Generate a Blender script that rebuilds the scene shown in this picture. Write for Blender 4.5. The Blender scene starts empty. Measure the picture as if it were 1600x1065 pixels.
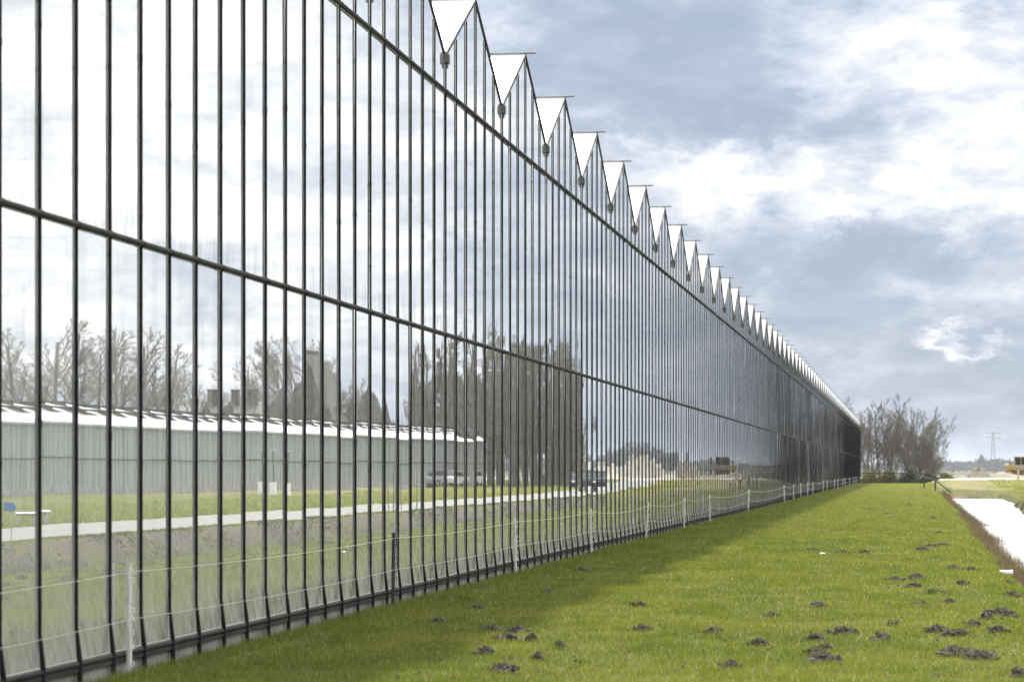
import bpy, math, random
import numpy as np
from mathutils import Vector, Matrix, Quaternion
R = math.radians
random.seed(7); rng = np.random.default_rng(11)
sc = bpy.context.scene
col = sc.collection

# ------------------------------------------------------------------ camera
EYE = 1.57                      # eye height above the grass; +y runs along the glass wall, x = right
YAW = math.atan(614/4039)
cam_d = bpy.data.cameras.new('camera'); cam = bpy.data.objects.new('camera', cam_d); col.objects.link(cam)
cam.location = (0, 0, EYE); cam.rotation_euler = (R(90), 0, YAW)
cam_d.sensor_width = 36; cam_d.lens = 36*4039/1600
cam_d.shift_y = 202.5/1600
cam_d.clip_start = 0.1; cam_d.clip_end = 30000
cam_d.dof.use_dof = True; cam_d.dof.focus_distance = 42; cam_d.dof.aperture_fstop = 3.6
sc.camera = cam

# ------------------------------------------------------------------ exposure
sc.view_settings.view_transform = 'Standard'; sc.view_settings.look = 'None'
sc.view_settings.exposure = 0.85; sc.view_settings.gamma = 1
sc.view_settings.use_curve_mapping = False
sc.cycles.max_bounces = 10; sc.cycles.transparent_max_bounces = 24
sc.cycles.glossy_bounces = 4; sc.cycles.diffuse_bounces = 3; sc.cycles.transmission_bounces = 4
sc.cycles.volume_bounces = 0
sc.cycles.caustics_reflective = False; sc.cycles.caustics_refractive = False
sc.cycles.use_denoising = True; sc.cycles.use_adaptive_sampling = False

# ------------------------------------------------------------------ sun and sky
SUN_AZ, SUN_EL = R(-13), R(38)
sun_v = Vector((math.sin(SUN_AZ)*math.cos(SUN_EL), math.cos(SUN_AZ)*math.cos(SUN_EL), math.sin(SUN_EL)))
ld = bpy.data.lights.new('sun', 'SUN'); ld.energy = 2.9; ld.angle = R(1.8); ld.color = (1, 0.95, 0.86)
lo = bpy.data.objects.new('sun', ld); col.objects.link(lo)
lo.rotation_euler = (-sun_v).to_track_quat('-Z', 'Y').to_euler()

class NT:
    """small node-tree writer"""
    def __init__(s, tree): s.t = tree; s.n = tree.nodes; s.n.clear()
    def new(s, kind, **kw):
        n = s.n.new(kind)
        for k, v in kw.items(): setattr(n, k, v)
        return n
    def set(s, sock, v):
        if isinstance(v, bpy.types.NodeSocket): s.t.links.new(v, sock)
        else: sock.default_value = v
    def math(s, op, a, b=0.0, c=0.0, clamp=False):
        n = s.new('ShaderNodeMath', operation=op, use_clamp=clamp)
        for i, v in enumerate((a, b, c)): s.set(n.inputs[i], v)
        return n.outputs[0]
    def mix(s, f, a, b, blend='MIX'):
        n = s.new('ShaderNodeMix', data_type='RGBA', blend_type=blend)
        s.set(n.inputs[0], f); s.set(n.inputs[6], a if not isinstance(a, tuple) else (*a, 1)[:4]); s.set(n.inputs[7], b if not isinstance(b, tuple) else (*b, 1)[:4])
        return n.outputs[2]
    def noise(s, vec, scale, detail=4, rough=.55, dist=0.0):
        n = s.new('ShaderNodeTexNoise'); s.set(n.inputs['Vector'], vec)
        for k, v in (('Scale', scale), ('Detail', detail), ('Roughness', rough), ('Distortion', dist)): n.inputs[k].default_value = v
        return n.outputs['Fac']
    def ramp(s, f, stops, interp='LINEAR'):
        n = s.new('ShaderNodeValToRGB'); s.set(n.inputs[0], f); n.color_ramp.interpolation = interp
        e = n.color_ramp.elements
        while len(e) < len(stops): e.new(0.5)
        for el, (p, c) in zip(e, stops):
            el.position = p; el.color = (*c, 1) if len(c) == 3 else c
        return n.outputs[0]
    def mapr(s, v, a, b, c=0.0, d=1.0):
        n = s.new('ShaderNodeMapRange'); s.set(n.inputs[0], v)
        for i, q in enumerate((a, b, c, d)): n.inputs[i+1].default_value = q
        return n.outputs[0]
    def scale(s, vec, xyz):
        n = s.new('ShaderNodeVectorMath', operation='MULTIPLY'); s.set(n.inputs[0], vec); n.inputs[1].default_value = xyz
        return n.outputs[0]

world = bpy.data.worlds.new('World'); sc.world = world; world.use_nodes = True
w = NT(world.node_tree)
tc = w.new('ShaderNodeTexCoord').outputs['Generated']
sky = w.new('ShaderNodeTexSky', sky_type='NISHITA', sun_disc=False)
sky.sun_elevation = SUN_EL; sky.sun_rotation = SUN_AZ; sky.air_density = 1; sky.dust_density = 1.5
sep = w.new('ShaderNodeSeparateXYZ'); w.set(sep.inputs[0], tc)
X, Y, Z = sep.outputs
az = w.math('MULTIPLY', w.math('ARCTAN2', X, Y), 57.2958)
el = w.math('MULTIPLY', w.math('ARCSINE', Z), 57.2958)
warp = w.math('MULTIPLY', w.math('SUBTRACT', w.noise(w.scale(tc, (1, 1, 1.6)), 26, 5, .6), .5), 6.0)
warp2 = w.math('MULTIPLY', w.math('SUBTRACT', w.noise(w.scale(tc, (1.1, 1.1, 1.9)), 31, 5, .6), .5), 3.6)
az_w = w.math('ADD', az, warp); el_w = w.math('ADD', el, warp2)
def blob(a0, e0, sa, se, k):
    p = w.math('POWER', w.math('ABSOLUTE', w.math('DIVIDE', w.math('SUBTRACT', az_w, a0), sa)), 2.0)
    q = w.math('POWER', w.math('ABSOLUTE', w.math('DIVIDE', w.math('SUBTRACT', el_w, e0), se)), 2.0)
    return w.math('MULTIPLY', w.math('EXPONENT', w.math('MULTIPLY', w.math('ADD', p, q), -1.0)), k)
big = w.noise(w.scale(tc, (1, 1, 2.6)), 13, 8, .6, .5)
fine = w.noise(w.scale(tc, (1, 1, 2.2)), 42, 6, .62, .3)
t = w.math('ADD', w.math('MULTIPLY', w.math('SUBTRACT', big, .5), 1.15), w.math('MULTIPLY', w.math('SUBTRACT', fine, .5), .72))
t = w.math('ADD', t, .355)
for b in ((-5.2, 9.5, 2.8, 1.5, -.42), (-3.7, 7.8, 1.2, .7, -.38), (-8.2, 8.0, 1.4, .9, -.12), (1.6, 7.6, 2.6, 2.6, .40), (-4.2, 6.2, 2.3, .7, .30), (-6.5, 6.9, 1.1, .5, .16),
          (-2.6, 4.6, 2.6, .7, -.12), (-3.2, 4.0, .9, .3, .16), (-1.0, 5.6, .8, .35, .22), (1.8, 2.9, .4, .2, .3), (1.6, 2.6, 2.4, 1.0, -.22), (.3, 4.7, 2.4, .8, -.26), (-2.3, 3.9, 1.0, .35, -.08), (.9, 3.0, .65, .24, .56),
          (18, 8, 9, 9, .55), (8, 3.0, 4.0, 2.6, -.10), (SUN_AZ*57.3, 36, 24, 22, .6), (0, 0.2, 60, 1.5, -.09)):
    t = w.math('ADD', t, blob(*b))
t = w.math('ADD', t, w.mapr(el, 10, 34, 0, 1.25))
cl = w.ramp(w.math('MULTIPLY', t, .8, clamp=True), [(.08, (.35, .44, .58)), (.26, (.43, .515, .66)), (.40, (.58, .655, .79)), (.53, (.82, .86, .94)), (.66, (1.12, 1.13, 1.16)), (.82, (1.6, 1.58, 1.55)), (1.0, (3.0, 2.96, 2.88))])
cl10 = w.new('ShaderNodeVectorMath', operation='SCALE'); w.set(cl10.inputs[0], cl); cl10.inputs['Scale'].default_value = 5.5
skyc = w.mix(.955, sky.outputs[0], cl10.outputs[0])
bg = w.new('ShaderNodeBackground'); w.set(bg.inputs[0], skyc); bg.inputs[1].default_value = 0.10
out = w.new('ShaderNodeOutputWorld'); w.set(out.inputs[0], bg.outputs[0])

# ------------------------------------------------------------------ helpers
class MB:
    """collects boxes, tubes and prisms; build() links them as ONE mesh object"""
    def __init__(s): s.v = []; s.f = []
    def add(s, vs, fs):
        o = len(s.v); s.v += [tuple(q) for q in vs]; s.f += [tuple(i+o for i in f) for f in fs]; return s
    def box(s, a, b):
        (x0, y0, z0), (x1, y1, z1) = a, b
        return s.add([(x0,y0,z0),(x1,y0,z0),(x1,y1,z0),(x0,y1,z0),(x0,y0,z1),(x1,y0,z1),(x1,y1,z1),(x0,y1,z1)],
                     [(0,3,2,1),(4,5,6,7),(0,1,5,4),(1,2,6,5),(2,3,7,6),(3,0,4,7)])
    def tube(s, pts, r, n=6, cap=True):
        pts = [Vector(p) for p in pts]; rs = r if isinstance(r, (list, tuple)) else [r]*len(pts)
        vs = []; fs = []
        for i, p in enumerate(pts):
            d = (pts[min(i+1, len(pts)-1)] - pts[max(i-1, 0)]).normalized()
            up = Vector((0, 0, 1)) if abs(d.z) < .9 else Vector((0, 1, 0))
            a = d.cross(up).normalized(); b = a.cross(d)
            for k in range(n):
                an = 2*math.pi*(k+.5)/n
                vs.append(p + a*math.cos(an)*rs[i] + b*math.sin(an)*rs[i])
        for i in range(len(pts)-1):
            for k in range(n):
                k2 = (k+1) % n
                fs.append((i*n+k, i*n+k2, (i+1)*n+k2, (i+1)*n+k))
        if cap: fs += [tuple(range(n-1, -1, -1)), tuple(range((len(pts)-1)*n, len(pts)*n))]
        return s.add(vs, fs)
    def prism(s, poly, y0, y1, axis='y'):
        n = len(poly)
        mk = {'y': lambda a, b, c: (a, c, b), 'x': lambda a, b, c: (c, a, b), 'z': lambda a, b, c: (a, b, c)}[axis]
        vs = [mk(a, b, y0) for a, b in poly] + [mk(a, b, y1) for a, b in poly]
        return s.add(vs, [tuple(range(n)), tuple(range(2*n-1, n-1, -1))] + [(i, i+n, (i+1) % n+n, (i+1) % n) for i in range(n)])
    def build(s, name, mat, parent=None, smooth=False):
        me = bpy.data.meshes.new(name); me.from_pydata(s.v, [], s.f); me.update()
        if smooth: me.polygons.foreach_set('use_smooth', [True]*len(me.polygons))
        me.materials.append(mat)
        o = bpy.data.objects.new(name, me); col.objects.link(o)
        if parent: o.parent = parent
        return o
def np_mesh(name, V, F, mat, parent=None, smooth=False):
    """V (n,3), F (m,k) numpy arrays -> one object"""
    me = bpy.data.meshes.new(name); k = F.shape[1]
    me.vertices.add(len(V)); me.vertices.foreach_set('co', np.ascontiguousarray(V, dtype=np.float32).ravel())
    me.loops.add(F.size); me.loops.foreach_set('vertex_index', np.ascontiguousarray(F, dtype=np.int32).ravel())
    me.polygons.add(len(F)); me.polygons.foreach_set('loop_start', np.arange(0, F.size, k, dtype=np.int32))
    if smooth: me.polygons.foreach_set('use_smooth', np.ones(len(F), dtype=bool))
    me.update(calc_edges=True); me.materials.append(mat)
    o = bpy.data.objects.new(name, me); col.objects.link(o)
    if parent: o.parent = parent
    return o
def tag(o, label=None, cat=None, group=None, kind=None):
    for k, v in (('label', label), ('category', cat), ('group', group), ('kind', kind)):
        if v: o[k] = v
    return o
def empty(name, loc=(0, 0, 0), rz=0.0):
    o = bpy.data.objects.new(name, None); col.objects.link(o); o.location = loc; o.rotation_euler = (0, 0, rz); o.empty_display_size = .2
    return o
def copy_tree(o, parent=None):
    c = o.copy(); col.objects.link(c)
    if parent: c.parent = parent
    for ch in list(o.children): copy_tree(ch, c)
    return c
ORD = 'first second third fourth fifth sixth seventh eighth ninth tenth eleventh twelfth thirteenth fourteenth fifteenth sixteenth seventeenth eighteenth nineteenth twentieth twenty-first twenty-second twenty-third twenty-fourth twenty-fifth twenty-sixth twenty-seventh twenty-eighth twenty-ninth thirtieth'.split()

def mat(name, c1, c2=None, scale=3.0, rough=.7, metal=0.0, bump=0.0, stretch=(1, 1, 1), spec=.4, transl=0.0, lo=.35, hi=.65):
    m = bpy.data.materials.new(name); m.use_nodes = True; t = NT(m.node_tree)
    o = t.new('ShaderNodeOutputMaterial'); p = t.new('ShaderNodeBsdfPrincipled')
    p.inputs['Roughness'].default_value = rough; p.inputs['Metallic'].default_value = metal
    p.inputs['Specular IOR Level'].default_value = spec
    c = t.new('ShaderNodeTexCoord').outputs['Object']; c = t.scale(c, stretch)
    if c2:
        f = t.mapr(t.noise(c, scale, 6, .6), lo, hi)
        colr = t.mix(f, c1, c2); t.set(p.inputs['Base Color'], colr)
    else:
        p.inputs['Base Color'].default_value = (*c1, 1); colr = None
    if bump:
        b = t.new('ShaderNodeBump'); b.inputs['Strength'].default_value = 1; b.inputs['Distance'].default_value = bump
        t.set(b.inputs['Height'], t.noise(c, scale*2, 5, .6)); t.set(p.inputs['Normal'], b.outputs[0])
    sh = p.outputs[0]
    if transl:
        tr = t.new('ShaderNodeBsdfTranslucent')
        if colr: t.set(tr.inputs[0], colr)
        else: tr.inputs[0].default_value = (*c1, 1)
        mx = t.new('ShaderNodeMixShader'); mx.inputs[0].default_value = transl
        t.set(mx.inputs[1], sh); t.set(mx.inputs[2], tr.outputs[0]); sh = mx.outputs[0]
    t.set(o.inputs[0], sh)
    return m

M = {}
M['bar'] = mat('dark_galvanised_bar', (.010, .011, .013), (.022, .023, .024), 5, .75, 0, stretch=(4, 4, .6), spec=.04)
M['rail'] = mat('dark_galvanised_rail', (.022, .024, .023), (.045, .046, .043), 4, .6, 0, spec=.12)
M['gutter'] = mat('gutter_box_metal', (.10, .10, .10), (.17, .17, .17), 6, .5, .2)
M['ridge'] = mat('ridge_metal', (.20, .21, .20), (.30, .31, .30), 5, .45, .3)
M['plinth'] = mat('weathered_concrete', (.16, .155, .15), (.34, .33, .32), 2.5, .9, bump=.01, stretch=(1, 1, .35))
M['roofglass'] = mat('diffusing_roof_glass', (.80, .82, .83), (.88, .88, .88), .4, .25, transl=.45, spec=.5)
M['inner_floor'] = mat('white_ground_cloth', (.42, .44, .42), (.55, .56, .54), .8, .9)
M['white_post'] = mat('white_plastic_post', (.68, .69, .69), (.82, .82, .81), 18, .5, stretch=(1, 1, .25), transl=.15)
M['black_post'] = mat('black_plastic_post', (.035, .037, .04), (.06, .06, .06), 9, .5)
M['wire'] = mat('white_fence_cord', (.55, .55, .52))
M['soil'] = mat('dark_crumbly_soil', (.040, .035, .028), (.15, .132, .108), 22, .95, bump=.02)
M['sand'] = mat('pale_sand', (.30, .28, .24), (.42, .40, .35), 1.4, .95, bump=.05)
M['heap'] = mat('grey_brown_earth', (.13, .12, .10), (.27, .25, .20), 1.2, .95, bump=.08)
M['dry'] = mat('dry_pale_earth', (.17, .155, .115), (.25, .235, .18), .5, .95, bump=.05)
M['road'] = mat('pale_concrete_road', (.15, .148, .138), (.205, .20, .188), .9, .85, bump=.005)
M['yard'] = mat('pale_gravel', (.40, .39, .37), (.52, .51, .48), .5, .9)
M['bark'] = mat('grey_winter_bark', (.075, .072, .058), (.14, .132, .105), 1.2, .9)
M['twig'] = mat('thin_winter_twigs', (.135, .120, .096), (.20, .18, .145), .6, .9)
M['ever'] = mat('dark_shrub_leaf', (.035, .045, .025), (.09, .10, .05), .9, .8, transl=.2)
M['yshrub'] = mat('yellow_green_leaf', (.13, .14, .035), (.20, .20, .06), .9, .8, transl=.3)
M['far'] = mat('far_wood', (.055, .06, .055), (.10, .10, .085), .05, .95)
M['wood'] = mat('dark_wet_wood', (.03, .028, .025), (.06, .055, .045), 4, .8)
M['stake'] = mat('yellow_softwood', (.32, .25, .12), (.42, .34, .18), 5, .8)
M['pvc'] = mat('white_plastic_pipe', (.72, .72, .70), (.80, .80, .78), 4, .35)
M['blue'] = mat('blue_sign_paint', (.03, .10, .28), (.04, .13, .34), 3, .4)
M['galv'] = mat('light_galvanised_steel', (.38, .39, .40), (.52, .53, .54), 4, .4, .4)
M['glassdark'] = mat('dark_vehicle_glass', (.02, .025, .03), None, 1, .08)
M['tyre'] = mat('black_rubber', (.02, .02, .02), (.035, .035, .035), 8, .8)
M['yellow'] = mat('dusty_yellow_paint', (.34, .22, .06), (.44, .31, .11), 2, .55)
M['track'] = mat('muddy_track_steel', (.05, .045, .04), (.10, .09, .075), 3, .8)
M['whitepaint'] = mat('white_paint', (.72, .72, .71), (.78, .78, .77), 2, .4)
M['thatch'] = mat('grey_thatch', (.035, .033, .028), (.07, .066, .055), 1.5, .95, bump=.05)
M['brick'] = mat('brown_brick', (.055, .045, .038), (.10, .078, .062), 2, .9)
M['tile'] = mat('dark_roof_tile', (.055, .052, .05), (.10, .09, .085), 2, .7)
M['pylon'] = mat('pylon_steel', (.12, .125, .13), (.17, .175, .18), 1, .6, .3)
M['oldglass'] = mat('old_greenhouse_glass', (.20, .225, .235), (.33, .355, .365), .35, .25, stretch=(9, 9, .12), spec=.6)
M['oldroof'] = mat('chalked_roof_glass', (.42, .43, .44), (.52, .52, .52), .6, .5, transl=.15)
M['lawn_flat'] = None

# pane glass: mirror growing towards grazing angles, thin milky film, dirt above the rails and at the sill
def glass_material():
    m = bpy.data.materials.new('wall_glass'); m.use_nodes = True; t = NT(m.node_tree)
    o = t.new('ShaderNodeOutputMaterial'); g = t.new('ShaderNodeNewGeometry'); pos = g.outputs['Position']
    sp = t.new('ShaderNodeSeparateXYZ'); t.set(sp.inputs[0], pos); z = sp.outputs[2]
    lw = t.new('ShaderNodeLayerWeight'); lw.inputs['Blend'].default_value = .5
    fac = t.math('ADD', t.math('MULTIPLY', t.math('POWER', lw.outputs['Facing'], .95), .93), .05)
    # gently rolled glass
    h1 = t.noise(t.scale(pos, (1, 1.15, .42)), 1.0, 1, .5)
    h2 = t.noise(t.scale(pos, (1, 5.0, .35)), 1.0, 1, .5)
    hh = t.math('ADD', t.math('MULTIPLY', h1, 1.0), t.math('MULTIPLY', h2, .035))
    bp = t.new('ShaderNodeBump'); bp.inputs['Strength'].default_value = 1; bp.inputs['Distance'].default_value = .0007
    t.set(bp.inputs['Height'], hh)
    gl = t.new('ShaderNodeBsdfGlossy'); gl.inputs['Roughness'].default_value = 0.0; gl.inputs[0].default_value = (.97, .98, 1, 1)
    t.set(gl.inputs['Normal'], bp.outputs[0])
    tr = t.new('ShaderNodeBsdfTransparent'); tr.inputs[0].default_value = (.80, .84, .83, 1)
    df = t.new('ShaderNodeBsdfDiffuse'); df.inputs[0].default_value = (.45, .46, .44, 1)
    tl = t.new('ShaderNodeBsdfTranslucent'); tl.inputs[0].default_value = (.48, .49, .48, 1)
    film = t.new('ShaderNodeMixShader'); film.inputs[0].default_value = .5; t.set(film.inputs[1], df.outputs[0]); t.set(film.inputs[2], tl.outputs[0])
    body = t.new('ShaderNodeMixShader'); t.set(body.inputs[1], tr.outputs[0]); t.set(body.inputs[2], film.outputs[0])
    streak = t.noise(t.scale(pos, (1, 7, 1.2)), 1.0, 5, .6, .6)
    wipe = t.noise(t.scale(pos, (1, 2.2, 1.0)), 1.6, 4, .6, 1.2)
    yv, zv = sp.outputs[1], sp.outputs[2]
    cb = t.new('ShaderNodeCombineXYZ'); t.set(cb.inputs[0], t.math('MULTIPLY', t.math('ADD', yv, t.math('MULTIPLY', zv, .8)), 11.0)); t.set(cb.inputs[1], t.math('SUBTRACT', t.math('MULTIPLY', zv, .9), yv))
    arc = t.noise(cb.outputs[0], 1.0, 4, .6, .4)
    sill = t.mapr(z, .15, 1.15, 1, 0); sill = t.math('MULTIPLY', sill, t.mapr(t.math('ADD', t.math('MULTIPLY', wipe, .5), t.math('MULTIPLY', arc, .5)), .36, .62, .1, 1.25))
    r1 = t.math('MULTIPLY', t.mapr(z, 3.36, 3.72, 1, 0), t.math('GREATER_THAN', z, 3.34))
    r1 = t.math('MULTIPLY', r1, t.mapr(streak, .45, .72, 0, .55))
    dirt = t.math('ADD', t.math('MULTIPLY', sill, .8), r1, clamp=True)
    t.set(body.inputs[0], t.math('ADD', t.mapr(streak, .35, .7, .66, .84), dirt, clamp=True))
    fac2 = t.math('MULTIPLY', fac, t.math('SUBTRACT', 1.0, t.math('MULTIPLY', dirt, .75)))
    mx = t.new('ShaderNodeMixShader'); t.set(mx.inputs[0], fac2); t.set(mx.inputs[1], body.outputs[0]); t.set(mx.inputs[2], gl.outputs[0])
    t.set(o.inputs[0], mx.outputs[0])
    return m
M['glass'] = glass_material()

# ------------------------------------------------------------------ ground
DITCH_END = 233.0
def sstep(a, b, x): 
    t = np.clip((x-a)/(b-a), 0, 1); return t*t*(3-2*t)
def wob(y, s=0.0): return .16*np.sin(y*.21+s)+.10*np.sin(y*.53+1.3+s)+.07*np.sin(y*1.31+s*2)
def edges(y):
    """crest of near bank, near water line, far water line, crest of far bank"""
    e0 = 1.35 + .55*sstep(60, 140, y) + .35*sstep(140, 240, y) + .5*wob(y)
    return e0, e0+1.85+.75*wob(y, 2)+.12*np.sin(y*2.3), 6.5+1.1*sstep(120, 220, y)+wob(y, 4), 7.45+2.4*sstep(150, 215, y)
def height(x, y):
    e0, e1, e2, e3 = edges(y)
    d = sstep(e0-.3, e1+.35, x) * (1-sstep(e2-.3, e3, x))
    d = d*(1-sstep(DITCH_END-3, DITCH_END+5, y))
    z = -1.45*d
    z += 0
    z += (.5*sstep(255, 292, y))*sstep(2.0, 4.5, x)                                # raised yard beyond the ditch
    z -= .75*sstep(316, 330, y)*(1-sstep(2.0, 4.5, x))*(1-sstep(345, 380, y))*sstep(-40,-5,x)
    z += .5*(1-sstep(2.0, 4.5, x))*sstep(352, 390, y)
    z += .05*sstep(-5.0, -5.9, x)*0 + .035*np.sin(x*1.7+y*.23)*np.sin(y*.31+x*.4)*(np.abs(x+2) < 3.6)
    return z
xs = np.concatenate([-np.geomspace(8.3, 7000, 40)[::-1], np.arange(-8, 17, .3), np.geomspace(17.2, 7000, 46)])
ys = np.concatenate([-np.geomspace(42, 3000, 16)[::-1], np.arange(-40, 400, 1.6), np.geomspace(401, 9000, 50)])
GX, GY = np.meshgrid(xs, ys)
GZ = height(GX, GY)
nx, ny = len(xs), len(ys)
idx = np.arange(nx*ny).reshape(ny, nx)
Fq = np.stack([idx[:-1, :-1], idx[:-1, 1:], idx[1:, 1:], idx[1:, :-1]], -1).reshape(-1, 4)
def ground_material():
    m = bpy.data.materials.new('ground_cover'); m.use_nodes = True; t = NT(m.node_tree)
    o = t.new('ShaderNodeOutputMaterial'); p = t.new('ShaderNodeBsdfPrincipled'); p.inputs['Roughness'].default_value = .95; p.inputs['Specular IOR Level'].default_value = .15
    g = t.new('ShaderNodeNewGeometry'); pos = g.outputs['Position']
    s = t.new('ShaderNodeSeparateXYZ'); t.set(s.inputs[0], pos); x, y, z = s.outputs
    n1 = t.noise(pos, .35, 5, .6); n2 = t.noise(pos, 6, 5, .65); n3 = t.noise(t.scale(pos, (1, .35, 1)), .8, 6, .65)
    grass = t.mix(t.mapr(n1, .35, .65), (.095, .110, .020), (.140, .145, .032))
    grass = t.mix(t.mapr(n2, .35, .7), t.mix(.5, grass, (.05, .06, .015)), grass)
    soil = t.mix(t.mapr(n2, .3, .7), (.055, .05, .043), (.13, .115, .09))
    reed = t.mix(t.mapr(n2, .3, .7), (.11, .075, .05), (.19, .135, .09))
    # churned soil along the far side of the ditch and the ditch banks
    band = t.math('MULTIPLY', t.mapr(x, 5.8, 6.8), t.mapr(x, 7.4, 7.8, 1, 0))
    band = t.math('MULTIPLY', band, t.mapr(n3, .36, .5))
    c = t.mix(band, grass, soil)
    low = t.mapr(t.math('ADD', z, t.math('MULTIPLY', n2, .25)), -.55, -.30, 1, 0)
    c = t.mix(low, c, t.mix(t.mapr(x, 5, 6), reed, t.mix(t.mapr(t.noise(t.scale(pos, (1, .5, 1)), 1.1, 5, .65), .46, .56), t.mix(t.mapr(n2, .3, .7), (.020, .018, .016), (.06, .054, .045)), grass)))
    # building land and fields beyond the yard
    nf = t.noise(t.scale(pos, (1, .4, 1)), .06, 5, .6)
    land = t.mix(t.mapr(nf, .4, .6), (.22, .20, .145), (.15, .14, .10))
    land = t.mix(t.mapr(t.noise(pos, .22, 4, .6), .52, .66), land, (.32, .30, .26))
    f1 = t.math('MULTIPLY', t.mapr(y, 352, 366), t.mapr(x, -20, -10))
    c = t.mix(f1, c, land)
    dryg = t.math('MULTIPLY', t.math('MULTIPLY', t.mapr(y, 150, 200), t.mapr(x, 3.0, 5.0)), t.mapr(n1, .35, .6, .25, .8))
    dryg = t.math('MULTIPLY', dryg, t.mapr(z, -.25, -.1))
    c = t.mix(t.math('MULTIPLY', dryg, t.mapr(y, 350, 352, 1, 0)), c, (.22, .20, .085))
    field = t.mix(t.mapr(nf, .4, .6), (.075, .075, .058), (.11, .105, .075))
    c = t.mix(t.mapr(y, 500, 560), c, field)
    t.set(p.inputs['Base Color'], c)
    b = t.new('ShaderNodeBump'); b.inputs['Strength'].default_value = 1; b.inputs['Distance'].default_value = .06; t.set(b.inputs['Height'], n2)
    t.set(p.inputs['Normal'], b.outputs[0]); t.set(o.inputs[0], p.outputs[0])
    return m
M['ground'] = ground_material()
gr = np_mesh('ground', np.stack([GX, GY, GZ], -1).reshape(-1, 3), Fq, M['ground'], smooth=True); tag(gr, kind='structure')

# ditch water
def water_material():
    m = bpy.data.materials.new('ditch_water'); m.use_nodes = True; t = NT(m.node_tree)
    o = t.new('ShaderNodeOutputMaterial'); p = t.new('ShaderNodeBsdfPrincipled')
    p.inputs['Base Color'].default_value = (.17, .18, .175, 1); p.inputs['Roughness'].default_value = .36; p.inputs['IOR'].default_value = 1.5
    c = t.new('ShaderNodeNewGeometry').outputs['Position']
    b = t.new('ShaderNodeBump'); b.inputs['Strength'].default_value = 1; b.inputs['Distance'].default_value = .055
    t.set(b.inputs['Height'], t.noise(t.scale(c, (1, .6, 1)), 5.0, 4, .6)); t.set(p.inputs['Normal'], b.outputs[0])
    t.set(o.inputs[0], p.outputs[0]); return m
M['water'] = water_material()
wy = np.arange(-40, DITCH_END+5, 2.0)
b = MB()
b.add([(2.2, -40, -.92), (7.3, -40, -.92), (9.2, DITCH_END+5, -.92), (3.0, DITCH_END+5, -.92)], [(0, 1, 2, 3)])
tag(b.build('ditch_water', M['water']), kind='structure')

# road on the far side of the ditch and the pale yard it runs into
def ribbon(name, L, Rr, dz, m):
    vs = []; fs = []
    for i, (a, c) in enumerate(zip(L, Rr)):
        for k in range(9):
            f = k/8; xx = a[0]+(c[0]-a[0])*f; yy = a[1]+(c[1]-a[1])*f
            vs.append((xx, yy, float(height(np.array(xx), np.array(yy))) + dz))
    for i in range(len(L)-1):
        for k in range(8):
            q = i*9+k; fs.append((q, q+1, q+10, q+9))
    o = MB().add(vs, fs).build(name, m, smooth=True); tag(o, kind='structure'); return o
yy = np.arange(-40, 302, 3.0)
RX = lambda y: 7.75+7.9*float(sstep(140, 310, y))
ribbon('road', [(RX(y)+.12*math.sin(y*.17)+.08*math.sin(y*.6), y) for y in yy], [(RX(y)+4.4+.10*math.sin(y*.13), y) for y in yy], .02, M['road'])
xx = np.concatenate([np.arange(3.2, 20, 1.2), np.geomspace(21, 160, 20)])
ribbon('gravel_yard', [(x, 301+.8*math.sin(x*.4)) for x in xx], [(x, 352+1.5*math.sin(x*.2)) for x in xx], .03, M['yard'])

# ------------------------------------------------------------------ grass and reeds (uncountable)
def blade_material(name, c1, c2, c3, transl=.58, c4=None):
    m = bpy.data.materials.new(name); m.use_nodes = True; t = NT(m.node_tree)
    o = t.new('ShaderNodeOutputMaterial'); g = t.new('ShaderNodeNewGeometry'); rnd = g.outputs['Random Per Island']; pos = g.outputs['Position']
    n1 = t.noise(pos, .35, 5, .6)
    n2 = t.noise(pos, 1.6, 4, .6)
    a = t.mix(t.mapr(t.math('ADD', t.math('MULTIPLY', n1, .45), t.math('MULTIPLY', n2, .55)), .40, .60), c1, c2)
    a = t.mix(t.mapr(rnd, 0, .9, .55, -.25), a, tuple(v*.45 for v in c1))
    sy = t.new('ShaderNodeSeparateXYZ'); t.set(sy.inputs[0], pos)
    a = t.mix(t.mapr(sy.outputs[1], 50, 260, 0, .5), a, c4) if c4 else a      # backlit brightness of the far grass painted in, paler along the strip
    a = t.mix(t.math('GREATER_THAN', rnd, .965), a, c3)
    d = t.new('ShaderNodeBsdfDiffuse'); t.set(d.inputs[0], a)
    tr = t.new('ShaderNodeBsdfTranslucent'); t.set(tr.inputs[0], t.mix(1.0, a, (1.25, 1.25, .8), 'MULTIPLY'))
    gl = t.new('ShaderNodeBsdfGlossy'); gl.inputs['Roughness'].default_value = .4
    mx = t.new('ShaderNodeMixShader'); mx.inputs[0].default_value = transl; t.set(mx.inputs[1], d.outputs[0]); t.set(mx.inputs[2], tr.outputs[0])
    m2 = t.new('ShaderNodeMixShader'); m2.inputs[0].default_value = .035; t.set(m2.inputs[1], mx.outputs[0]); t.set(m2.inputs[2], gl.outputs[0])
    t.set(o.inputs[0], m2.outputs[0]); return m
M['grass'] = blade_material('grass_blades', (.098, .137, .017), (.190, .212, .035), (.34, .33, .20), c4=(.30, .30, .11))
M['reed'] = blade_material('dead_reed_stems', (.13, .095, .07), (.19, .145, .105), (.14, .15, .04), .3)
M['weed'] = blade_material('bank_weed_blades', (.045, .045, .026), (.085, .095, .03), (.13, .10, .065), .3)
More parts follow.
